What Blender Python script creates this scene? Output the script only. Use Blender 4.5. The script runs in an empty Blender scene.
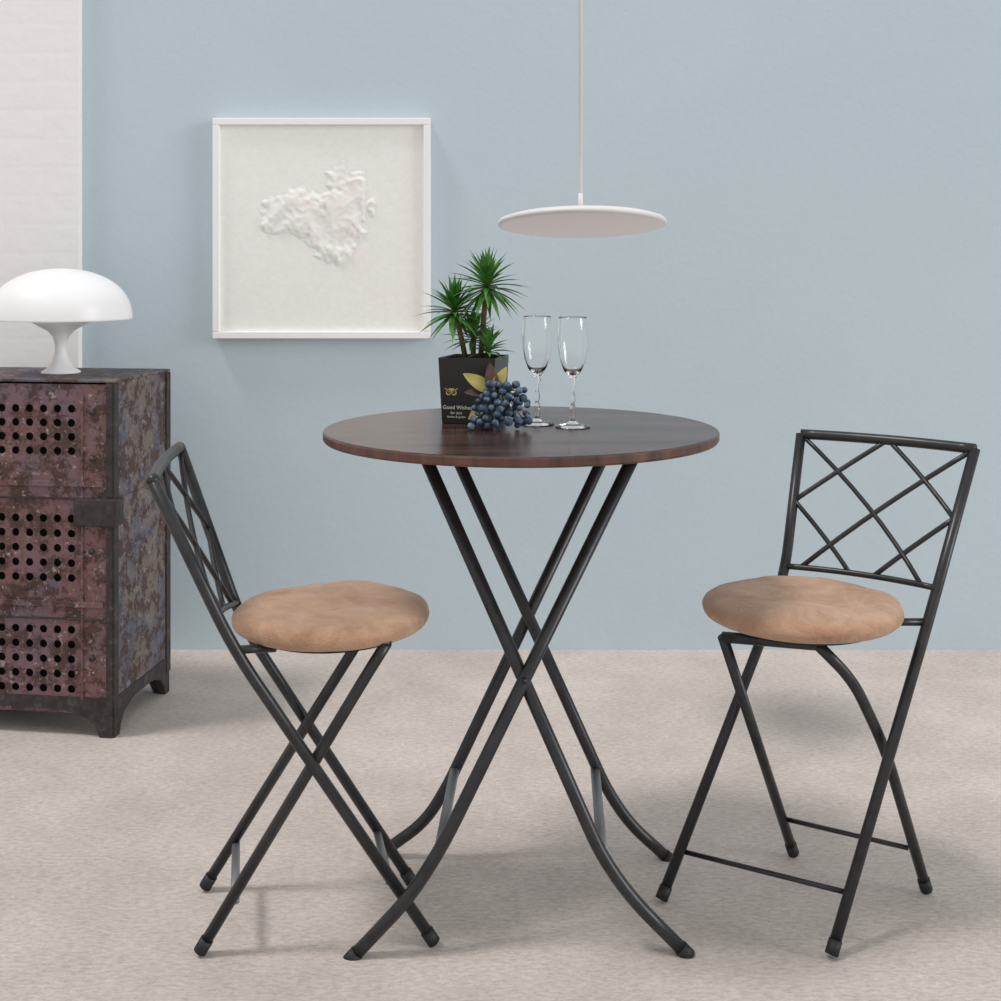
import bpy, math, random
from mathutils import Vector, Matrix, noise
random.seed(4)
scn=bpy.context.scene
try:
    scn.view_settings.view_transform='Standard'
except Exception: pass
F=1250.0; HC=1.011
# ---- metric survey helper: photo measurement + distance in metres -> world point
def S(u,v,d):
    return Vector(((u-500.5)*d/F, d, HC-(v-268)*d/F))
def lin(c):
    r=[]
    for x in c:
        x/=255.0
        r.append(x/12.92 if x<=.04045 else ((x+.055)/1.055)**2.4)
    return (r[0],r[1],r[2],1)
# ---------------- materials
def newmat(name):
    m=bpy.data.materials.new(name); m.use_nodes=True
    nt=m.node_tree; b=nt.nodes['Principled BSDF']
    return m,nt,b
def simple(name,c,rough=.5,metal=0,**k):
    m,nt,b=newmat(name)
    b.inputs['Base Color'].default_value=lin(c); b.inputs['Roughness'].default_value=rough
    b.inputs['Metallic'].default_value=metal
    for kk,v in k.items(): b.inputs[kk.replace('_',' ')].default_value=v
    return m
def noisy(name,cols,scale=5,detail=6,rough=.6,metal=0,mapscale=(1,1,1),rot=(0,0,0),bump=0,bscale=None,stops=None,nrough=.6,dist=0):
    m,nt,b=newmat(name); N=nt.nodes; L=nt.links
    tc=N.new('ShaderNodeTexCoord'); mp=N.new('ShaderNodeMapping')
    mp.inputs['Scale'].default_value=mapscale; mp.inputs['Rotation'].default_value=rot
    L.new(tc.outputs['Object'],mp.inputs['Vector'])
    n=N.new('ShaderNodeTexNoise'); n.inputs['Scale'].default_value=scale; n.inputs['Detail'].default_value=detail
    n.inputs['Roughness'].default_value=nrough; n.inputs['Distortion'].default_value=dist
    L.new(mp.outputs[0],n.inputs['Vector'])
    r=N.new('ShaderNodeValToRGB'); e=r.color_ramp.elements
    st=stops or [.3+.4*i/(len(cols)-1) for i in range(len(cols))]
    while len(e)<len(cols): e.new(.5)
    for i,c in enumerate(cols):
        e[i].position=st[i]; e[i].color=lin(c)
    L.new(n.outputs['Fac'],r.inputs['Fac']); L.new(r.outputs['Color'],b.inputs['Base Color'])
    b.inputs['Roughness'].default_value=rough; b.inputs['Metallic'].default_value=metal
    if bump:
        n2=N.new('ShaderNodeTexNoise'); n2.inputs['Scale'].default_value=bscale or scale; n2.inputs['Detail'].default_value=4
        L.new(mp.outputs[0],n2.inputs['Vector'])
        bp=N.new('ShaderNodeBump'); bp.inputs['Strength'].default_value=bump; bp.inputs['Distance'].default_value=.01
        L.new(n2.outputs['Fac'],bp.inputs['Height']); L.new(bp.outputs[0],b.inputs['Normal'])
    return m
M_metal=noisy('powder_coated_steel',[(48,48,50),(62,62,64)],scale=40,rough=.34,metal=.5)
M_grey=simple('brushed_steel_bar',(128,129,132),.4,.4)
M_cap=simple('rubber_cap',(28,28,30),.6)
M_suede=noisy('suede_fabric',[(140,107,83),(168,131,104),(184,148,121),(200,168,143)],scale=13,detail=12,rough=1.0,bump=.3,bscale=320,stops=[.27,.43,.57,.73],nrough=.75,dist=.6)
M_suede.node_tree.nodes['Principled BSDF'].inputs['Sheen Weight'].default_value=.2
M_wood=noisy('walnut_veneer',[(24,15,13),(46,29,25),(82,56,47),(50,32,28)],scale=1.6,detail=8,rough=.25,mapscale=(1.2,26,26),rot=(0,0,math.radians(-35)),stops=[.34,.46,.56,.66],nrough=.66,dist=.4)
M_edge=noisy('walnut_edge',[(54,34,28),(106,68,55)],scale=2,detail=6,rough=.35,mapscale=(22,22,4))
M_white=simple('white_paint',(244,244,244),.4)
M_paper=noisy('matte_board',[(240,238,233),(246,244,240)],scale=60,rough=.9,bump=.06,bscale=150)
M_relief=simple('crumpled_paper',(242,240,236),.95)
M_relief.node_tree.nodes['Principled BSDF'].inputs['Subsurface Weight'].default_value=.3
M_relief.node_tree.nodes['Principled BSDF'].inputs['Subsurface Scale'].default_value=.02
M_lampw=simple('opal_white',(240,240,241),.35)
M_pend=simple('pendant_white',(226,223,222),.45)
M_pendu=simple('pendant_diffuser',(252,246,246),.7)
M_pot=simple('black_pot',(24,23,22),.35)
M_soil=noisy('soil',[(40,28,20),(70,50,36)],scale=80,rough=1)
M_gold=simple('gold_print',(190,160,80),.4,.3)
M_ink=simple('label_print',(205,200,180),.6)
M_leaf=noisy('yucca_leaf',[(40,84,34),(74,130,54),(124,172,92)],scale=25,rough=.4)
M_stem=noisy('stem_bark',[(80,66,40),(110,95,60)],scale=60,rough=.9)
M_berry=noisy('blueberry',[(22,30,44),(54,76,100),(120,146,168)],scale=70,rough=.5)
M_lyel=noisy('olive_leaf',[(130,122,60),(186,174,96)],scale=30,rough=.5)
M_lpur=noisy('purple_leaf',[(44,26,30),(110,80,60)],scale=30,rough=.5)
m,nt,b=newmat('clear_glass'); M_glass=m
b.inputs['Transmission Weight'].default_value=1; b.inputs['Roughness'].default_value=0.0; b.inputs['IOR'].default_value=1.45
b.inputs['Base Color'].default_value=(1,1,1,1)
# rust / chipped paint
def rustmat(name,side=False):
    m,nt,b=newmat(name); N=nt.nodes; L=nt.links
    tc=N.new('ShaderNodeTexCoord')
    def nz(scale,detail,rough=.6,off=0,ms=(1,1,1)):
        mp=N.new('ShaderNodeMapping'); mp.inputs['Location'].default_value=(off,off,off); mp.inputs['Scale'].default_value=ms
        L.new(tc.outputs['Object'],mp.inputs[0])
        n=N.new('ShaderNodeTexNoise'); n.inputs['Scale'].default_value=scale; n.inputs['Detail'].default_value=detail; n.inputs['Roughness'].default_value=rough
        L.new(mp.outputs[0],n.inputs['Vector']); return n
    def ramp(n,cols,pos):
        r=N.new('ShaderNodeValToRGB'); e=r.color_ramp.elements
        while len(e)<len(cols): e.new(.5)
        for i in range(len(cols)): e[i].position=pos[i]; e[i].color=cols[i]
        L.new(n.outputs['Fac'],r.inputs[0]); return r
    base=ramp(nz(6,8,.75),[lin((82,66,70)),lin((118,82,80)),lin((112,90,98)),lin((88,80,94))] if not side else
              [lin((86,76,72)),lin((118,106,98)),lin((86,88,106)),lin((114,84,78))],[.3,.45,.58,.72])
    chip=ramp(nz(22,10,.82,3),[(0,0,0,1),(1,1,1,1)],[.49,.54])
    chipc=ramp(nz(30,5,.6,7),[lin((42,31,29)),lin((78,52,44)),lin((58,49,47))],[.3,.5,.7])
    mx=N.new('ShaderNodeMixRGB'); L.new(chip.outputs[0],mx.inputs[0]); L.new(base.outputs[0],mx.inputs[1]); L.new(chipc.outputs[0],mx.inputs[2])
    sp=ramp(nz(70,4,.75,11),[(0,0,0,1),(1,1,1,1)],[.60,.66])
    mx2=N.new('ShaderNodeMixRGB'); L.new(sp.outputs[0],mx2.inputs[0]); L.new(mx.outputs[0],mx2.inputs[1]); mx2.inputs[2].default_value=lin((158,148,143))
    L.new(mx2.outputs[0],b.inputs['Base Color'])
    b.inputs['Roughness'].default_value=.6; b.inputs['Metallic'].default_value=.1
    bp=N.new('ShaderNodeBump'); bp.inputs['Strength'].default_value=.5; bp.inputs['Distance'].default_value=.004
    L.new(chip.outputs[0],bp.inputs['Height']); bp.invert=True; L.new(bp.outputs[0],b.inputs['Normal'])
    return m
M_rust=rustmat('chipped_red_paint'); M_rust2=rustmat('chipped_grey_paint',True)
M_dark=simple('interior_shade_black',(14,12,11),.9)  # near-black colour standing in for the shade inside the cabinet
M_iron=noisy('dark_iron',[(40,36,35),(62,56,54),(104,94,90)],scale=38,rough=.55,metal=.3,bump=.3,stops=[.35,.55,.75],detail=9,nrough=.75)

# ---------------- mesh helpers
def mk(name,verts,faces,mat,parent=None,smooth=False,mats=None,idx=None):
    me=bpy.data.meshes.new(name); me.from_pydata([tuple(v) for v in verts],[],faces); me.update()
    for mm in (mats or [mat]): me.materials.append(mm)
    if idx:
        for p,i in zip(me.polygons,idx): p.material_index=i
    if smooth:
        for p in me.polygons: p.use_smooth=True
    o=bpy.data.objects.new(name,me); scn.collection.objects.link(o)
    if parent:
        o.parent=parent; o.matrix_parent_inverse=Matrix.Translation(-parent.location)
    return o
def empty(name,loc):
    o=bpy.data.objects.new(name,None); o.empty_display_size=.1; o.location=loc; scn.collection.objects.link(o); return o
def fillet(pts,r,n=6):
    pts=[Vector(p) for p in pts]; out=[pts[0]]
    for i in range(1,len(pts)-1):
        a,b_,c=pts[i-1],pts[i],pts[i+1]
        d1=(a-b_); d2=(c-b_); rr=min(r,d1.length*.49,d2.length*.49)
        p0=b_+d1.normalized()*rr; p2=b_+d2.normalized()*rr
        for k in range(n+1):
            t=k/n; out.append(p0*(1-t)**2+b_*2*t*(1-t)+p2*t*t)
    out.append(pts[-1]); return out
def sweep(pts,r,n=14,flat=None,rads=None):
    pts=[Vector(p) for p in pts]; V=[];Fc=[]
    T=[]
    for i in range(len(pts)):
        t=(pts[min(i+1,len(pts)-1)]-pts[max(i-1,0)]).normalized(); T.append(t)
    ref=Vector((0,0,1)) if abs(T[0].z)<.9 else Vector((1,0,0))
    u=T[0].cross(ref).normalized()
    for i,p in enumerate(pts):
        u=(u-T[i]*u.dot(T[i])).normalized(); w=T[i].cross(u)
        rr=rads[i] if rads else r
        a,b_=(rr,rr) if not flat else flat
        for k in range(n):
            th=2*math.pi*k/n; V.append(p+u*math.cos(th)*a+w*math.sin(th)*b_)
    m_=len(pts)
    for i in range(m_-1):
        for k in range(n):
            Fc.append((i*n+k,i*n+(k+1)%n,(i+1)*n+(k+1)%n,(i+1)*n+k))
    Fc.append(tuple(range(n))[::-1]); Fc.append(tuple((m_-1)*n+k for k in range(n)))
    return V,Fc
def tube(name,pts,r,mat,parent,fr=0,**k):
    if fr: pts=fillet(pts,fr)
    V,Fc=sweep(pts,r,**k); return mk(name,V,Fc,mat,parent,True)
def lathe(name,prof,c,mat,parent=None,seg=64,smooth=True,rotm=None,mod=None):
    V=[];Fc=[];c=Vector(c);n=seg
    for (r,z) in prof:
        for k in range(n):
            th=2*math.pi*k/n; v=Vector((r*math.cos(th),r*math.sin(th),z))
            if mod: v=mod(v,th)
            if rotm: v=rotm@v
            V.append(c+v)
    for i in range(len(prof)-1):
        for k in range(n):
            Fc.append((i*n+k,i*n+(k+1)%n,(i+1)*n+(k+1)%n,(i+1)*n+k))
    if prof[0][0]>1e-5: Fc.append(tuple(range(n))[::-1])
    if prof[-1][0]>1e-5: Fc.append(tuple((len(prof)-1)*n+k for k in range(n)))
    return mk(name,V,Fc,mat,parent,smooth)
def box(name,lo,hi,mat,parent=None,fr=None):
    V=[Vector((x,y,z)) for x in (lo[0],hi[0]) for y in (lo[1],hi[1]) for z in (lo[2],hi[2])]
    if fr: V=[fr(v) for v in V]
    Fc=[(0,1,3,2),(4,6,7,5),(0,4,5,1),(2,3,7,6),(0,2,6,4),(1,5,7,3)]
    o=mk(name,V,Fc,mat,parent)
    return o
def bevel(o,w,s=3):
    mo=o.modifiers.new('bev','BEVEL'); mo.width=w; mo.segments=s
    return o

# ---------------- room
WY=3.31
m,nt,b=newmat('woven_concrete_floor'); N=nt.nodes;L=nt.links
tc=N.new('ShaderNodeTexCoord')
n1=N.new('ShaderNodeTexNoise'); n1.inputs['Scale'].default_value=2.6; n1.inputs['Detail'].default_value=10; n1.inputs['Roughness'].default_value=.7; L.new(tc.outputs['Object'],n1.inputs[0])
r1=N.new('ShaderNodeValToRGB'); r1.color_ramp.elements[0].position=.32; r1.color_ramp.elements[0].color=lin((190,180,173)); r1.color_ramp.elements[1].position=.68; r1.color_ramp.elements[1].color=lin((217,207,200)); L.new(n1.outputs[0],r1.inputs[0])
mpf=N.new('ShaderNodeMapping'); mpf.inputs['Scale'].default_value=(.6,1.5,1); L.new(tc.outputs['Object'],mpf.inputs[0])
n2=N.new('ShaderNodeTexNoise'); n2.inputs['Scale'].default_value=110; n2.inputs['Detail'].default_value=6; n2.inputs['Roughness'].default_value=.85; L.new(mpf.outputs[0],n2.inputs[0])
r2=N.new('ShaderNodeValToRGB'); r2.color_ramp.elements[0].position=.36; r2.color_ramp.elements[0].color=(.66,.64,.62,1); r2.color_ramp.elements[1].position=.58; r2.color_ramp.elements[1].color=(1,1,1,1); L.new(n2.outputs[0],r2.inputs[0])
mx=N.new('ShaderNodeMixRGB'); mx.blend_type='MULTIPLY'; mx.inputs[0].default_value=1; L.new(r1.outputs[0],mx.inputs[1]); L.new(r2.outputs[0],mx.inputs[2])
L.new(mx.outputs[0],b.inputs['Base Color']); b.inputs['Roughness'].default_value=.8
bp=N.new('ShaderNodeBump'); bp.inputs['Strength'].default_value=.25; bp.inputs['Distance'].default_value=.003; L.new(n2.outputs[0],bp.inputs['Height']); L.new(bp.outputs[0],b.inputs['Normal'])
M_floor=m
M_wall=noisy('blue_grey_plaster',[(188,203,211),(193,208,216)],scale=1.2,detail=5,rough=.9,bump=.08,bscale=60)
box('floor',(-4,-2,-.1),(4,WY+.1,0),M_floor)
box('wall_back',(-4,WY,0),(4,WY+.1,2.7),M_wall)
m,nt,b=newmat('white_painted_brick'); N=nt.nodes;L=nt.links
tc=N.new('ShaderNodeTexCoord'); mp=N.new('ShaderNodeMapping'); mp.inputs['Rotation'].default_value=(math.radians(90),0,0); L.new(tc.outputs['Object'],mp.inputs[0])
br=N.new('ShaderNodeTexBrick'); br.inputs['Scale'].default_value=1; br.inputs['Brick Width'].default_value=.24; br.inputs['Row Height'].default_value=.075; br.inputs['Mortar Size'].default_value=.012; br.inputs['Mortar Smooth'].default_value=1
wh=lin((240,237,236))
for nm in ('Color1','Color2','Mortar'): br.inputs[nm].default_value=wh
L.new(mp.outputs[0],br.inputs[0])
nn=N.new('ShaderNodeTexNoise'); nn.inputs['Scale'].default_value=18; nn.inputs['Detail'].default_value=6; L.new(tc.outputs['Object'],nn.inputs[0])
ml=N.new('ShaderNodeMath'); ml.operation='MULTIPLY'; ml.inputs[1].default_value=.09; L.new(br.outputs['Fac'],ml.inputs[0])
ad=N.new('ShaderNodeMath'); ad.operation='SUBTRACT'; L.new(nn.outputs[0],ad.inputs[0]); L.new(ml.outputs[0],ad.inputs[1])
bp=N.new('ShaderNodeBump'); bp.inputs['Strength'].default_value=.3; bp.inputs['Distance'].default_value=.008; L.new(ad.outputs[0],bp.inputs['Height']); L.new(bp.outputs[0],b.inputs['Normal'])
L.new(br.outputs['Color'],b.inputs['Base Color']); b.inputs['Roughness'].default_value=.9
box('wall_left',(-4,WY-.03,0),(-1.108,WY,2.7),m)

# ---------------- table
TC=Vector((.032,1.99,0)); TH=.757
tb=empty('bistro_table',TC)
R=.312; th=.015
lathe('table_top',[(0,TH),(R-.003,TH),(R-.001,TH-.001)],(TC.x,TC.y,0),M_wood,tb,seg=160,smooth=False)
lathe('table_edge',[(R-.001,TH-.001),(R,TH-.003),(R,TH-th+.003),(R-.002,TH-th),(0,TH-th)],(TC.x,TC.y,0),M_edge,tb,seg=160,smooth=False)
zt=TH-th-.010
rt=.0098
def leg(nm,pts,r=rt):
    P=[S(*p) for p in pts]
    P[0].z=min(P[0].z,zt)
    tube(nm,P,r,M_metal,tb,fr=.09)
    a=P[-1]; d=(P[-2]-a).normalized()
    V,Fc=sweep([Vector((a.x,a.y,a.z))-d*.003,a+d*.016],r*1.12); mk(nm+'_cap',V,Fc,M_cap,tb,True)
    return P
A1=leg('leg_1',[(634,456,1.86),(443,845,1.835),(410,897,1.83),(350,960,1.835)])
A2=leg('leg_2',[(604,456,2.12),(447,787,2.13),(425,822,2.135),(379,855,2.15)])
B1=leg('leg_3',[(425,456,1.88),(601,855,1.835),(632,899,1.835),(688,955,1.84)])
B2=leg('leg_4',[(456,456,2.10),(607,790,2.12),(630,824,2.125),(671,861,2.14)])
for nm,p,q in (('under_rail_1',A1[0],A2[0]),('under_rail_2',B1[0],B2[0])):
    q=q.copy();p=p.copy();p.z=zt;q.z=zt
    tube(nm,[p,q],.0095,M_metal,tb)
box('bracket_1',(A1[0].x-.03,A1[0].y-.012,TH-th-.006),(A1[0].x+.03,A2[0].y+.02,TH-th),M_metal,tb)
box('bracket_2',(B1[0].x-.03,B1[0].y-.012,TH-th-.006),(B1[0].x+.03,B2[0].y+.02,TH-th),M_metal,tb)
tube('stretcher_1',[S(440,846,1.835),S(455,768,2.13)],.006,M_grey,tb,flat=(.008,.004))
tube('stretcher_2',[S(602,850,1.835),S(595,768,2.12)],.006,M_grey,tb,flat=(.008,.004))
pv=S(524,679,1.84); tube('pivot_1',[pv+Vector((0,-.012,0)),pv+Vector((0,.012,0))],.004,M_metal,tb)
pv=S(529,616,2.12); tube('pivot_2',[pv+Vector((0,-.012,0)),pv+Vector((0,.012,0))],.004,M_metal,tb)

# ---------------- chairs
def chair(seat_c,seat_r,posts,legs,backs,bowdir,bowamt,str1,str2,brk,greystr,seed):
    ch=empty('folding_chair',Vector((seat_c[0],seat_c[1],0)))
    rc=.0086
    for i,p in enumerate(posts):
        P=[S(*q) for q in p]; P[-1].z=max(P[-1].z,.009)
        tube('back_post_%d'%(i+1),P,rc,M_metal,ch,fr=.06)
        a=P[-1];d=(P[-2]-a).normalized(); V,Fc=sweep([a-d*.003,a+d*.018],rc*1.18); mk('foot_cap_%d'%(i+1),V,Fc,M_cap,ch,True)
    for i,p in enumerate(legs):
        P=[S(*q) for q in p]; P[-1].z=max(P[-1].z,.009)
        tube('leg_%d'%(i+1),P,rc,M_metal,ch,fr=.05)
        a=P[-1];d=(P[-2]-a).normalized(); V,Fc=sweep([a-d*.003,a+d*.018],rc*1.18); mk('foot_cap_%d'%(i+3),V,Fc,M_cap,ch,True)
    a=S(*legs[0][0]); b_=S(*legs[1][0]); tube('seat_rail',[a,b_],rc,M_metal,ch)
    TL,TR,BL,BR=[S(*q) for q in backs]
    bow=Vector(bowdir)*bowamt
    def Q(u,v):
        top=TL.lerp(TR,u); bot=BL.lerp(BR,u)
        return top.lerp(bot,v)+bow*(4*u*(1-u))
    tube('top_rail',[Q(k/12,0) for k in range(13)],rc,M_metal,ch,flat=(.0088,.0088))
    tube('lower_rail',[Q(k/12,1) for k in range(13)],.005,M_metal,ch)
    segs=[((0,0),(.9,1)),((.5,0),(1,.52)),((0,.5),(.42,1)),((1,0),(.1,1)),((.5,0),(0,.52)),((1,.5),(.58,1))]
    for i,(s,e) in enumerate(segs):
        tube('lattice_%d'%(i+1),[Q(s[0]+(e[0]-s[0])*t/8,s[1]+(e[1]-s[1])*t/8) for t in range(9)],.0042,M_metal,ch,n=8)
    sm=M_grey if greystr else M_metal
    fl=(.0065,.0035) if greystr else (.004,.004)
    tube('stretcher_1',[S(*str1[0]),S(*str1[1])],.005,sm,ch,flat=fl)
    tube('stretcher_2',[S(*str2[0]),S(*str2[1])],.005,sm,ch,flat=fl)
    for i,(p,q) in enumerate(brk): 
        tube('seat_bracket_%d'%(i+1),[p if isinstance(p,Vector) else S(*p),q if isinstance(q,Vector) else S(*q)],.006,M_metal,ch)
    r=seat_r; z0=.458
    prof=[(0,z0),(r*.86,z0),(r*.93,z0+.003),(r*.98,z0+.009),(r,z0+.017),(r*.992,z0+.024),(r*.965,z0+.030),(r*.90,z0+.0345),(r*.75,z0+.037),(r*.4,z0+.0385),(0,z0+.039)]
    def mod(v,th):
        k=1+.012*noise.noise(Vector((math.cos(th)*4,math.sin(th)*4,seed)))
        k+=.005*noise.noise(Vector((math.cos(th)*14,math.sin(th)*14,seed)))
        dz=.005*noise.noise(Vector((v.x*12,v.y*12,seed*3)))*(1 if v.z>z0+.02 else 0)
        dz+=.002*noise.noise(Vector((v.x*40,v.y*18,seed*5)))*(1 if v.z>z0+.02 else 0)
        return Vector((v.x*k,v.y*k,v.z+dz))
    # dense top rings so the fabric can undulate
    top=prof[-1]; prof=prof[:-3]+[(r*f,z0+.037+.002*(1-f)) for f in (.75,.6,.45,.3,.15)]+[top]
    o=lathe('seat',prof,(seat_c[0],seat_c[1],0),M_suede,ch,seg=96,mod=mod)
    mo=o.modifiers.new('s','SUBSURF'); mo.levels=1; mo.render_levels=2
    lathe('seat_board',[(0,z0-.007),(r*.76,z0-.007),(r*.76,z0+.002),(0,z0+.002)],(seat_c[0],seat_c[1],0),M_cap,ch,seg=64)
    return ch
sc=S(801.5,600,1.97)
chair((sc.x,sc.y),.155,
  posts=[[(801,434,2.20),(784,580,2.126),(662,906,1.99)],[(975,449,2.04),(928,622,1.965),(832,963,1.83)]],
  legs=[[(723,637,1.965),(793,857,2.146)],[(818,645,1.885),(853,680,1.90),(885,748,1.94),(926,895,2.02)]],
  backs=[(801,434,2.20),(975,449,2.04),(785,566,2.13),(936,588,1.975)],
  bowdir=(.58,.81,0),bowamt=.018,
  str1=((685,852,2.01),(849,893,1.855)), str2=((781,818,2.12),(908,848,2.0)),
  brk=[((928,622,1.965),(860,622,1.97)),((776,600,2.11),(800,612,2.03))],greystr=False,seed=1.3)
sc=S(331.5,617,1.93)
chair((sc.x,sc.y),.152,
  posts=[[(180,447,2.0),(243,625,2.01),(411,888,2.045)],[(153,482,1.76),(234,650,1.79),(433,951,1.863)]],
  legs=[[(372,620,1.99),(352,652,1.99),(206,893,2.03)],[(386,644,1.82),(366,676,1.82),(201,961,1.838)]],
  backs=[(180,447,2.0),(153,482,1.76),(236,603,2.0),(218,617,1.78)],
  bowdir=(-1,0,0),bowamt=.008,
  str1=((377,832,2.035),(390,883,1.845)), str2=((236,842,2.025),(235,902,1.835)),
  brk=[((234,650,1.79),(275,648,1.83)),((243,625,2.01),(290,618,1.97))],greystr=True,seed=7.7)

# ---------------- cabinet
C0=Vector((-.834,2.69,0)); eb=Vector((.13,1,0)).normalized(); el=Vector((-1,.13,0)).normalized()
def cf(v):
    return C0+el*v.x+eb*v.y+Vector((0,0,v.z))
cab=empty('industrial_metal_cabinet',C0)
W=.70; D=.30; HT=.770
V=[];Fc=[]
def quad(a0,a1,h0,h1):
    i=len(V)
    for a,h in ((a0,h0),(a1,h0),(a1,h1),(a0,h1)): V.append(cf(Vector((a,0,h))))
    Fc.append((i,i+3,i+2,i+1))
def cell(a0,h0,p,q,r):
    n=16;i=len(V);ca=a0+p/2;chh=h0+q/2
    for k in range(n):
        th_=2*math.pi*k/n+math.pi/4; V.append(cf(Vector((ca+r*math.cos(th_),0,chh+r*math.sin(th_)))))
    for k in range(n):
        th_=2*math.pi*k/n+math.pi/4; c,s=math.cos(th_),math.sin(th_); f=1/max(abs(c),abs(s))
        V.append(cf(Vector((ca+c*f*p/2,0,chh+s*f*q/2))))
    for k in range(n): Fc.append((i+k,i+(k+1)%n,i+n+(k+1)%n,i+n+k))
mg=.078; bands=[(.60,.722,4),(.325,.485,5),(.085,.245,5)]
nc=17; p=(W-2*mg)/nc
quad(0,mg,.05,HT-.01); quad(W-mg,W,.05,HT-.01)
edges=[HT-.01]
for (lo,hi,n) in bands:
    quad(mg,W-mg,hi,edges[-1])
    q=(hi-lo)/n
    for i in range(nc):
        for j in range(n): cell(mg+i*p,lo+j*q,p,q,.0088)
    edges.append(lo)
quad(mg,W-mg,.05,edges[-1])
o=mk('perforated_front',V,Fc,M_rust,cab)
mo=o.modifiers.new('sol','SOLIDIFY'); mo.thickness=.002; mo.offset=0
def cbox(nm,a0,a1,d0,d1,h0,h1,mat,bv=.002):
    o=box(nm,(a0,d0,h0),(a1,d1,h1),mat,cab,cf)
    if bv: bevel(o,bv,2)
    return o
cbox('side_panel',-.002,.004,0,D,.055,HT-.006,M_rust2,.001)
cbox('far_side_panel',W-.004,W+.002,0,D,.055,HT-.006,M_rust2,.001)
cbox('back_panel',0,W,D-.004,D,.055,HT-.006,M_rust2,.001)
cbox('bottom_panel',0,W,.004,D,.055,.06,M_dark,0)
cbox('hole_shade_sheet',.006,W-.006,.018,.022,.06,HT-.01,M_dark,0)  # dark sheet added close behind the holes to paint their shade
cbox('top_panel',-.005,W+.005,-.005,D+.005,HT-.006,HT,M_rust2,.002)
cbox('corner_angle_front',-.005,.014,-.005,.002,.05,HT-.007,M_iron,.001)
cbox('corner_angle_side',-.006,0,-.005,.016,.05,HT-.007,M_iron,.001)
cbox('corner_angle_rear',-.006,0,D-.020,D+.004,.05,HT-.007,M_iron,.001)
cbox('side_seam_1',-.005,0,.02,D-.02,.50,.512,M_rust2,.001)
for i,h in enumerate((.545,.285)):
    cbox('drawer_rail_%d'%(i+1),.02,W-.02,-.006,0,h-.006,h+.006,M_rust,.001)
    cbox('drawer_rail_low_%d'%(i+1),.02,W-.02,-.004,0,h-.034,h-.030,M_iron,.001)
cbox('drawer_stile',.066,.071,-.005,0,.08,HT-.03,M_rust,.001)
cbox('latch_plate',-.009,.085,-.012,-.002,.455,.515,M_iron,.003)
cbox('latch_plate_side',-.012,-.004,-.012,.03,.455,.515,M_iron,.003)
for i,(a,h) in enumerate(((.045,.70),(.045,.40),(.045,.17),(.045,.60))):
    c=cf(Vector((a,-.003,h))); tube('rivet_%d'%(i+1),[c,c-eb*.006],.006,M_iron,cab,n=12)
def apron(nm,fr,L_,t):
    prof=[(0,.085),(0,0),(.028,0),(.038,.022),(.060,.042),(.11,.056),(L_/2,.064)] if L_>.5 else [(0,.085),(0,0),(.024,0),(.032,.022),(.05,.042),(.09,.056),(L_/2,.060)]
    pts=prof+[(L_-x,y) for x,y in prof[::-1][1:]]
    n=len(pts); V=[fr(x,0,y) for x,y in pts]+[fr(x,t,y) for x,y in pts]
    Fc=[tuple(range(n)),tuple(range(n,2*n))[::-1]]+[(i,n+i,n+(i+1)%n,(i+1)%n) for i in range(n)]
    return mk(nm,V,Fc,M_iron,cab)
apron('foot_apron_front',lambda x,t,y:cf(Vector((x,-.004+t,y))),W,.018)
apron('foot_apron_side',lambda x,t,y:cf(Vector((-.004+t,x,y))),D,.018)
apron('foot_apron_rear',lambda x,t,y:cf(Vector((x,D-t,y))),W,.018)

# ---------------- mushroom lamp
lp=S(61,300,2.86); base=HT+.001
lc=Vector((lp.x,2.86,0))
lamp=empty('mushroom_table_lamp',Vector((lc.x,lc.y,base)))
Rl=.157; top=1.010; rim=.897
prof=[]
for k in range(0,19):
    a=math.pi/2*k/18; prof.append((Rl*math.sin(a)**.95,rim+(top-rim)*math.cos(a)**.9))
prof+= [(Rl*1.0,rim-.004),(Rl*.975,rim-.004),(Rl*.95,rim+.004)]
for k in range(17,-1,-1):
    a=math.pi/2*k/18; prof.append((Rl*.95*math.sin(a),rim+(top-rim-.006)*math.cos(a)))
lathe('shade',prof,lc,M_lampw,lamp,seg=80)
lathe('stem_and_base',[(0,base),(.044,base),(.043,base+.004),(.03,base+.012),(.019,base+.028),(.0135,base+.05),(.0135,base+.065),(.018,base+.083),(.030,base+.097),(.052,base+.109),(.085,rim+.002),(.0,rim+.004)],lc,M_lampw,lamp,seg=64)

# ---------------- framed relief art
x0,x1=-.755,-.184; z0,z1=.826,1.4045; y1=WY; yf=WY-.035; w=.018
art=empty('framed_paper_relief_art',Vector(((x0+x1)/2,WY,(z0+z1)/2)))
for nm,lo,hi in (('frame_top',(x0,yf,z1-w),(x1,y1,z1)),('frame_bottom',(x0,yf,z0),(x1,y1,z0+w)),('frame_side_1',(x0,yf,z0+w),(x0+w,y1,z1-w)),('frame_side_2',(x1-w,yf,z0+w),(x1,y1,z1-w))):
    bevel(box(nm,lo,hi,M_white,art),.002,2)
box('backing_board',(x0+w,WY-.022,z0+w),(x1-w,WY,z1-w),M_paper,art)
sc_=.002648
V=[];Fc=[];n=120
def world(px,py): return ((px-500.5)*sc_, HC-(py-268)*sc_)
def mask(px,py):
    d=1e9
    for cx,cy,rx,ry in ((343,212,26,40),(300,212,40,22),(336,243,22,20),(356,190,14,18),(278,222,16,14),(318,225,26,22)):
        d=min(d,math.hypot((px-cx)/rx,(py-cy)/ry))
    d+= .35*noise.noise(Vector((px*.06,py*.06,2)))+.3*noise.noise(Vector((px*.17,py*.17,5)))
    return max(0,min(1,(1.05-d)/.4))
ids={}
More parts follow.
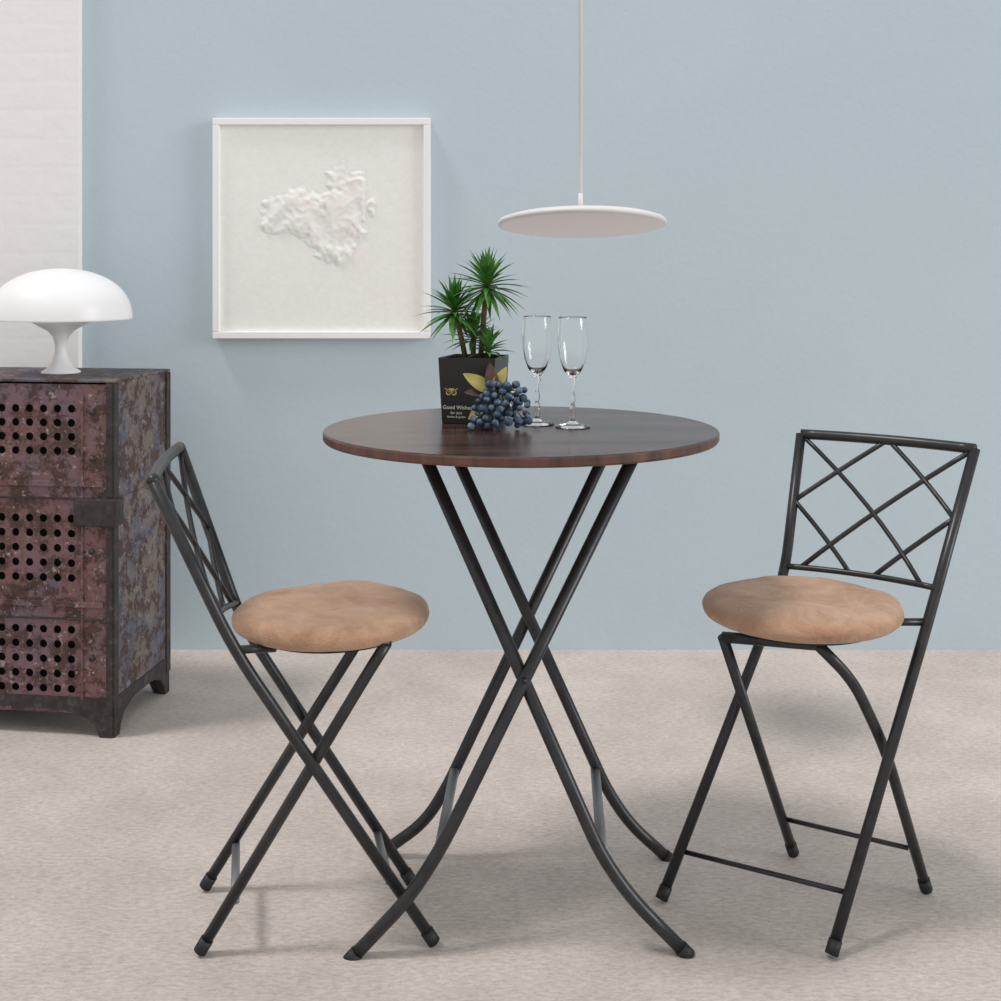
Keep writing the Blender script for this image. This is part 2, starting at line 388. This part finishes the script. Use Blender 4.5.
for j in range(n+1):
    for i in range(n+1):
        px=250+130*i/n; py=155+120*j/n; mk_=mask(px,py)
        rg=1-abs(noise.noise(Vector((px*.045,py*.04,9))))*2.2
        rg+= .3*(1-abs(noise.noise(Vector((px*.11,py*.11,3))))*2)
        X,Z=world(px,py)
        hgt=mk_*(.002+.0048*max(0,rg))
        ids[(i,j)]=len(V); V.append(Vector((X,WY-.0215-hgt,Z)))
        ids[('m',i,j)]=mk_
for j in range(n):
    for i in range(n):
        if max(ids[('m',i,j)],ids[('m',i+1,j)],ids[('m',i,j+1)],ids[('m',i+1,j+1)])>0:
            Fc.append((ids[(i,j)],ids[(i+1,j)],ids[(i+1,j+1)],ids[(i,j+1)]))
mk('crumpled_relief',V,Fc,M_relief,art,True)

# ---------------- pendant
pc=S(582,221,2.6)
pen=empty('pendant_lamp',pc)
rot=Matrix.Rotation(math.radians(-7),3,'X')
Rp=.1755
lathe('shade',[(0,.022),(.012,.022),(.05,.019),(.10,.014),(Rp-.02,.006),(Rp-.004,.001),(Rp,-.004),(Rp-.001,-.009),(Rp-.008,-.011)],pc,M_pend,pen,seg=96,rotm=rot)
lathe('diffuser',[(Rp-.008,-.011),(Rp-.012,-.0115),(0,-.013)],pc,M_pendu,pen,seg=96,rotm=rot,smooth=False)
cx=Vector((pc.x-.003,pc.y,pc.z+.018))
tube('cord_socket',[cx,cx+Vector((0,0,.04))],.005,M_pend,pen)
tube('cord',[cx+Vector((0,0,.035)),Vector((cx.x,cx.y,2.65))],.004,M_pend,pen,n=10)
lathe('ceiling_canopy',[(0,2.65),(.05,2.65),(.05,2.63),(.045,2.62),(0,2.62)],(cx.x,cx.y,0),M_pend,pen)

# ---------------- potted plant
pb=Vector(((474-500.5)*2.07/F,2.075,TH))
pl=empty('potted_yucca_plant',pb)
YAW=math.radians(-14)
def rr(h,half,yaw=YAW):
    out=[]
    for sx,sy in ((-1,-1),(1,-1),(1,1),(-1,1)):
        x,y=sx*half,sy*half
        out.append(pb+Vector((x*math.cos(yaw)-y*math.sin(yaw),x*math.sin(yaw)+y*math.cos(yaw),h)))
    return out
V=rr(0,.043)+rr(.108,.048)+rr(.108,.045)+rr(.095,.044)
Fc=[(0,3,2,1)]+[(i,(i+1)%4,4+(i+1)%4,4+i) for i in range(4)]+[(4+i,4+(i+1)%4,8+(i+1)%4,8+i) for i in range(4)]+[(8+i,8+(i+1)%4,12+(i+1)%4,12+i) for i in range(4)]
bevel(mk('pot',V,Fc,M_pot,pl),.003,2)
mk('soil',rr(.096,.0445),[(0,1,2,3)],M_soil,pl)
def text(nm,s,size,off,mat):
    cu=bpy.data.curves.new(nm,'FONT'); cu.body=s; cu.size=size; cu.extrude=.0003; cu.align_x='CENTER'
    cu.materials.append(mat)
    o=bpy.data.objects.new(nm,cu); scn.collection.objects.link(o)
    x,y=off[0],-.0436-off[1]*.0465
    o.parent=pl; o.location=(x*math.cos(YAW)-y*math.sin(YAW),x*math.sin(YAW)+y*math.cos(YAW),off[1])
    o.rotation_euler=(math.radians(90-2.6),0,YAW)
text('label_text_1','Good Wishes',.0088,(-.016,.024),M_ink)
text('label_text_2','for you',.0065,(-.018,.016),M_ink)
text('label_text_3','flowers & garden',.0045,(-.018,.010),M_ink)
text('label_motif','❀',.03,(-.026,.048),M_gold)
LV=[];LF=[]
def blade(base,dirv,length,width,droop):
    dirv=dirv.normalized(); side=dirv.cross(Vector((0,0,1)))
    if side.length<.05: side=Vector((1,0,0))
    side.normalize(); up=side.cross(dirv)
    i0=len(LV);n=7
    for k in range(n+1):
        t=k/n; c=base+dirv*length*t+Vector((0,0,-droop*length*t*t))
        wd=width*(.6+.8*t if t<.5 else 2*(1-t))
        wd=max(wd,.0001)
        LV.extend([c-side*wd+up*wd*.4,c,c+side*wd+up*wd*.4])
    for k in range(n):
        a=i0+3*k; LF.append((a,a+1,a+4,a+3)); LF.append((a+1,a+2,a+5,a+4))
def rosette(c,n,ln,lo,hi,wd=.0045):
    for k in range(n):
        az=k*2.39996+random.uniform(-.2,.2); t=(k+.5)/n
        el_=math.radians(hi-(hi-lo)*t+random.uniform(-6,6))
        d=Vector((math.cos(az)*math.cos(el_),math.sin(az)*math.cos(el_),math.sin(el_)))
        blade(c-Vector((0,0,.016*t)),d,ln*random.uniform(.85,1.1)*(.95+.12*math.sin(t*3)),wd,.10+.2*t)
ca=S(454,307,2.07); cb_=S(487,281,2.06); cc=S(474,333,2.09); cd=S(489,345,2.05)
rosette(ca,60,.063,-35,85,.0052); rosette(cb_,70,.066,-38,85,.0052); rosette(cc,38,.054,-5,75,.005); rosette(cd,28,.042,0,80,.005)
mk('leaves',LV,LF,M_leaf,pl,True)
soil=pb+Vector((0,0,.094))
for i,(c,ox) in enumerate(((ca,-.012),(cb_,.01),(cc,-.002),(cd,.02))):
    s_=soil+Vector((ox,0,0)); tube('stem_%d'%(i+1),[s_,s_.lerp(c,.5)+Vector((0,0,.003)),c],.0045,M_stem,pl,n=8)

# ---------------- berry sprig
bc=Vector(((502-500.5)*1.96/F,1.965,TH))
bs=empty('blueberry_sprig',bc)
BV=[];BF=[]
def sphere(c,r,ns=10,nr=7):
    i0=len(BV)
    for j in range(nr+1):
        ph=math.pi*j/nr
        for k in range(ns):
            th_=2*math.pi*k/ns; BV.append(c+Vector((r*math.sin(ph)*math.cos(th_),r*math.sin(ph)*math.sin(th_),r*math.cos(ph))))
    for j in range(nr):
        for k in range(ns): BF.append((i0+j*ns+k,i0+j*ns+(k+1)%ns,i0+(j+1)*ns+(k+1)%ns,i0+(j+1)*ns+k)[::-1])
placed=[];tries=0
while len(placed)<66 and tries<12000:
    tries+=1
    h=random.uniform(.006,.072)
    wx=.045*(1-(max(0,h-.03)/.09)**1.3)
    x=random.uniform(-wx,wx)+ (h-.03)*.15; y=random.uniform(-.02,.012)*(1-h/.11)
    r=random.uniform(.0048,.0068); c=bc+Vector((x,y,max(h,r)))
    if all((c-q).length>(r+s)*.95 for q,s in placed): placed.append((c,r)); sphere(c,r)
mk('berries',BV,BF,M_berry,bs,True)
for i,(q,s) in enumerate(placed[:30]):
    tube('stalk_%d'%(i+1),[q,q.lerp(bc+Vector((0,.012,.06)),.5),bc+Vector((-.005,.015,.075))],.0009,M_stem,bs,n=6)
def broad(nm,base,dirv,ln,wd,mat,nrm):
    d=Vector(dirv).normalized(); s_=d.cross(Vector(nrm)).normalized(); u=s_.cross(d)
    V=[];Fc=[];n=10
    for k in range(n+1):
        t=k/n; w_=wd*math.sin(math.pi*min(1,t*.97+.02))**.8*(1-.25*t); c=base+d*ln*t-u*.15*ln*t*t
        V+= [c-s_*w_+u*w_*.3,c,c+s_*w_+u*w_*.3]
    for k in range(n): a=3*k; Fc+=[(a,a+1,a+4,a+3),(a+1,a+2,a+5,a+4)]
    mk(nm,V,Fc,mat,bs,True)
lb=S(493,393,1.985)
broad('leaf_1',lb,(-.85,-.1,.62),.056,.013,M_lyel,(.3,-1,.3))
broad('leaf_2',lb,(-.1,-.1,1),.048,.012,M_lpur,(0,-1,.2))
broad('leaf_3',lb,(.5,-.1,1),.046,.011,M_lyel,(0,-1,.2))
broad('leaf_4',lb,(-1,-.2,.1),.045,.010,M_lpur,(0,-1,.6))
broad('leaf_5',lb,(.9,-.2,.3),.04,.009,M_lpur,(0,-1,.5))
broad('leaf_6',lb-Vector((.01,0,.02)),(-.8,-.3,-.5),.036,.010,M_lyel,(0,-1,.6))

# ---------------- flutes
def flute(x,y):
    g=empty('champagne_flute',Vector((x,y,TH)))
    z=TH+.0004
    prof=[(0,z),(.0275,z),(.028,z+.0012),(.027,z+.0025),(.012,z+.005),(.0055,z+.009),(.0032,z+.014),(.0058,z+.019),(.003,z+.024),(.0052,z+.030),(.0028,z+.037),(.0048,z+.045),(.0028,z+.054),(.003,z+.066),(.0062,z+.071),(.004,z+.076),
      (.008,z+.081),(.0155,z+.092),(.0205,z+.106),(.0235,z+.124),(.0243,z+.142),(.0240,z+.155),(.0234,z+.165),(.0228,z+.172),(.0225,z+.1742),(.0222,z+.1752),(.0218,z+.1754),(.0214,z+.1750),(.0213,z+.1740),(.0216,z+.172),
      (.0222,z+.165),(.0228,z+.155),(.0231,z+.142),(.0223,z+.124),(.0193,z+.107),(.0143,z+.094),(.007,z+.086),(0,z+.084)]
    lathe('glass_body',prof,(x,y,0),M_glass,g,seg=48)
flute((537.5-500.5)*2.01/F,2.03)
flute((572.5-500.5)*2.0/F,1.995)

# ---------------- camera
cam=bpy.data.cameras.new('camera'); cam.sensor_width=36; cam.lens=36*F/1001
cam.shift_y=-(500.5-268)/1001
co=bpy.data.objects.new('camera',cam); co.location=(0,0,HC); co.rotation_euler=(math.radians(90),0,0); scn.collection.objects.link(co); scn.camera=co
# ---------------- light
w=bpy.data.worlds.new('world'); scn.world=w; w.use_nodes=True
w.node_tree.nodes['Background'].inputs[0].default_value=(1,1,1,1); w.node_tree.nodes['Background'].inputs[1].default_value=.70
def look(o,t):
    o.rotation_euler=(Vector(t)-o.location).to_track_quat('-Z','Y').to_euler()
sl=bpy.data.lights.new('sun','SUN'); sl.energy=1.5; sl.angle=math.radians(11); sl.color=(1,.975,.95)
so=bpy.data.objects.new('sun',sl); so.location=(-1.6,1.4,3.4); scn.collection.objects.link(so); look(so,(0,2.0,0))
sl2=bpy.data.lights.new('side_daylight','SUN'); sl2.energy=1.05; sl2.angle=math.radians(24)
so2=bpy.data.objects.new('side_daylight',sl2); so2.location=(4,1.6,2.2); scn.collection.objects.link(so2); look(so2,(0,3.1,1.2))
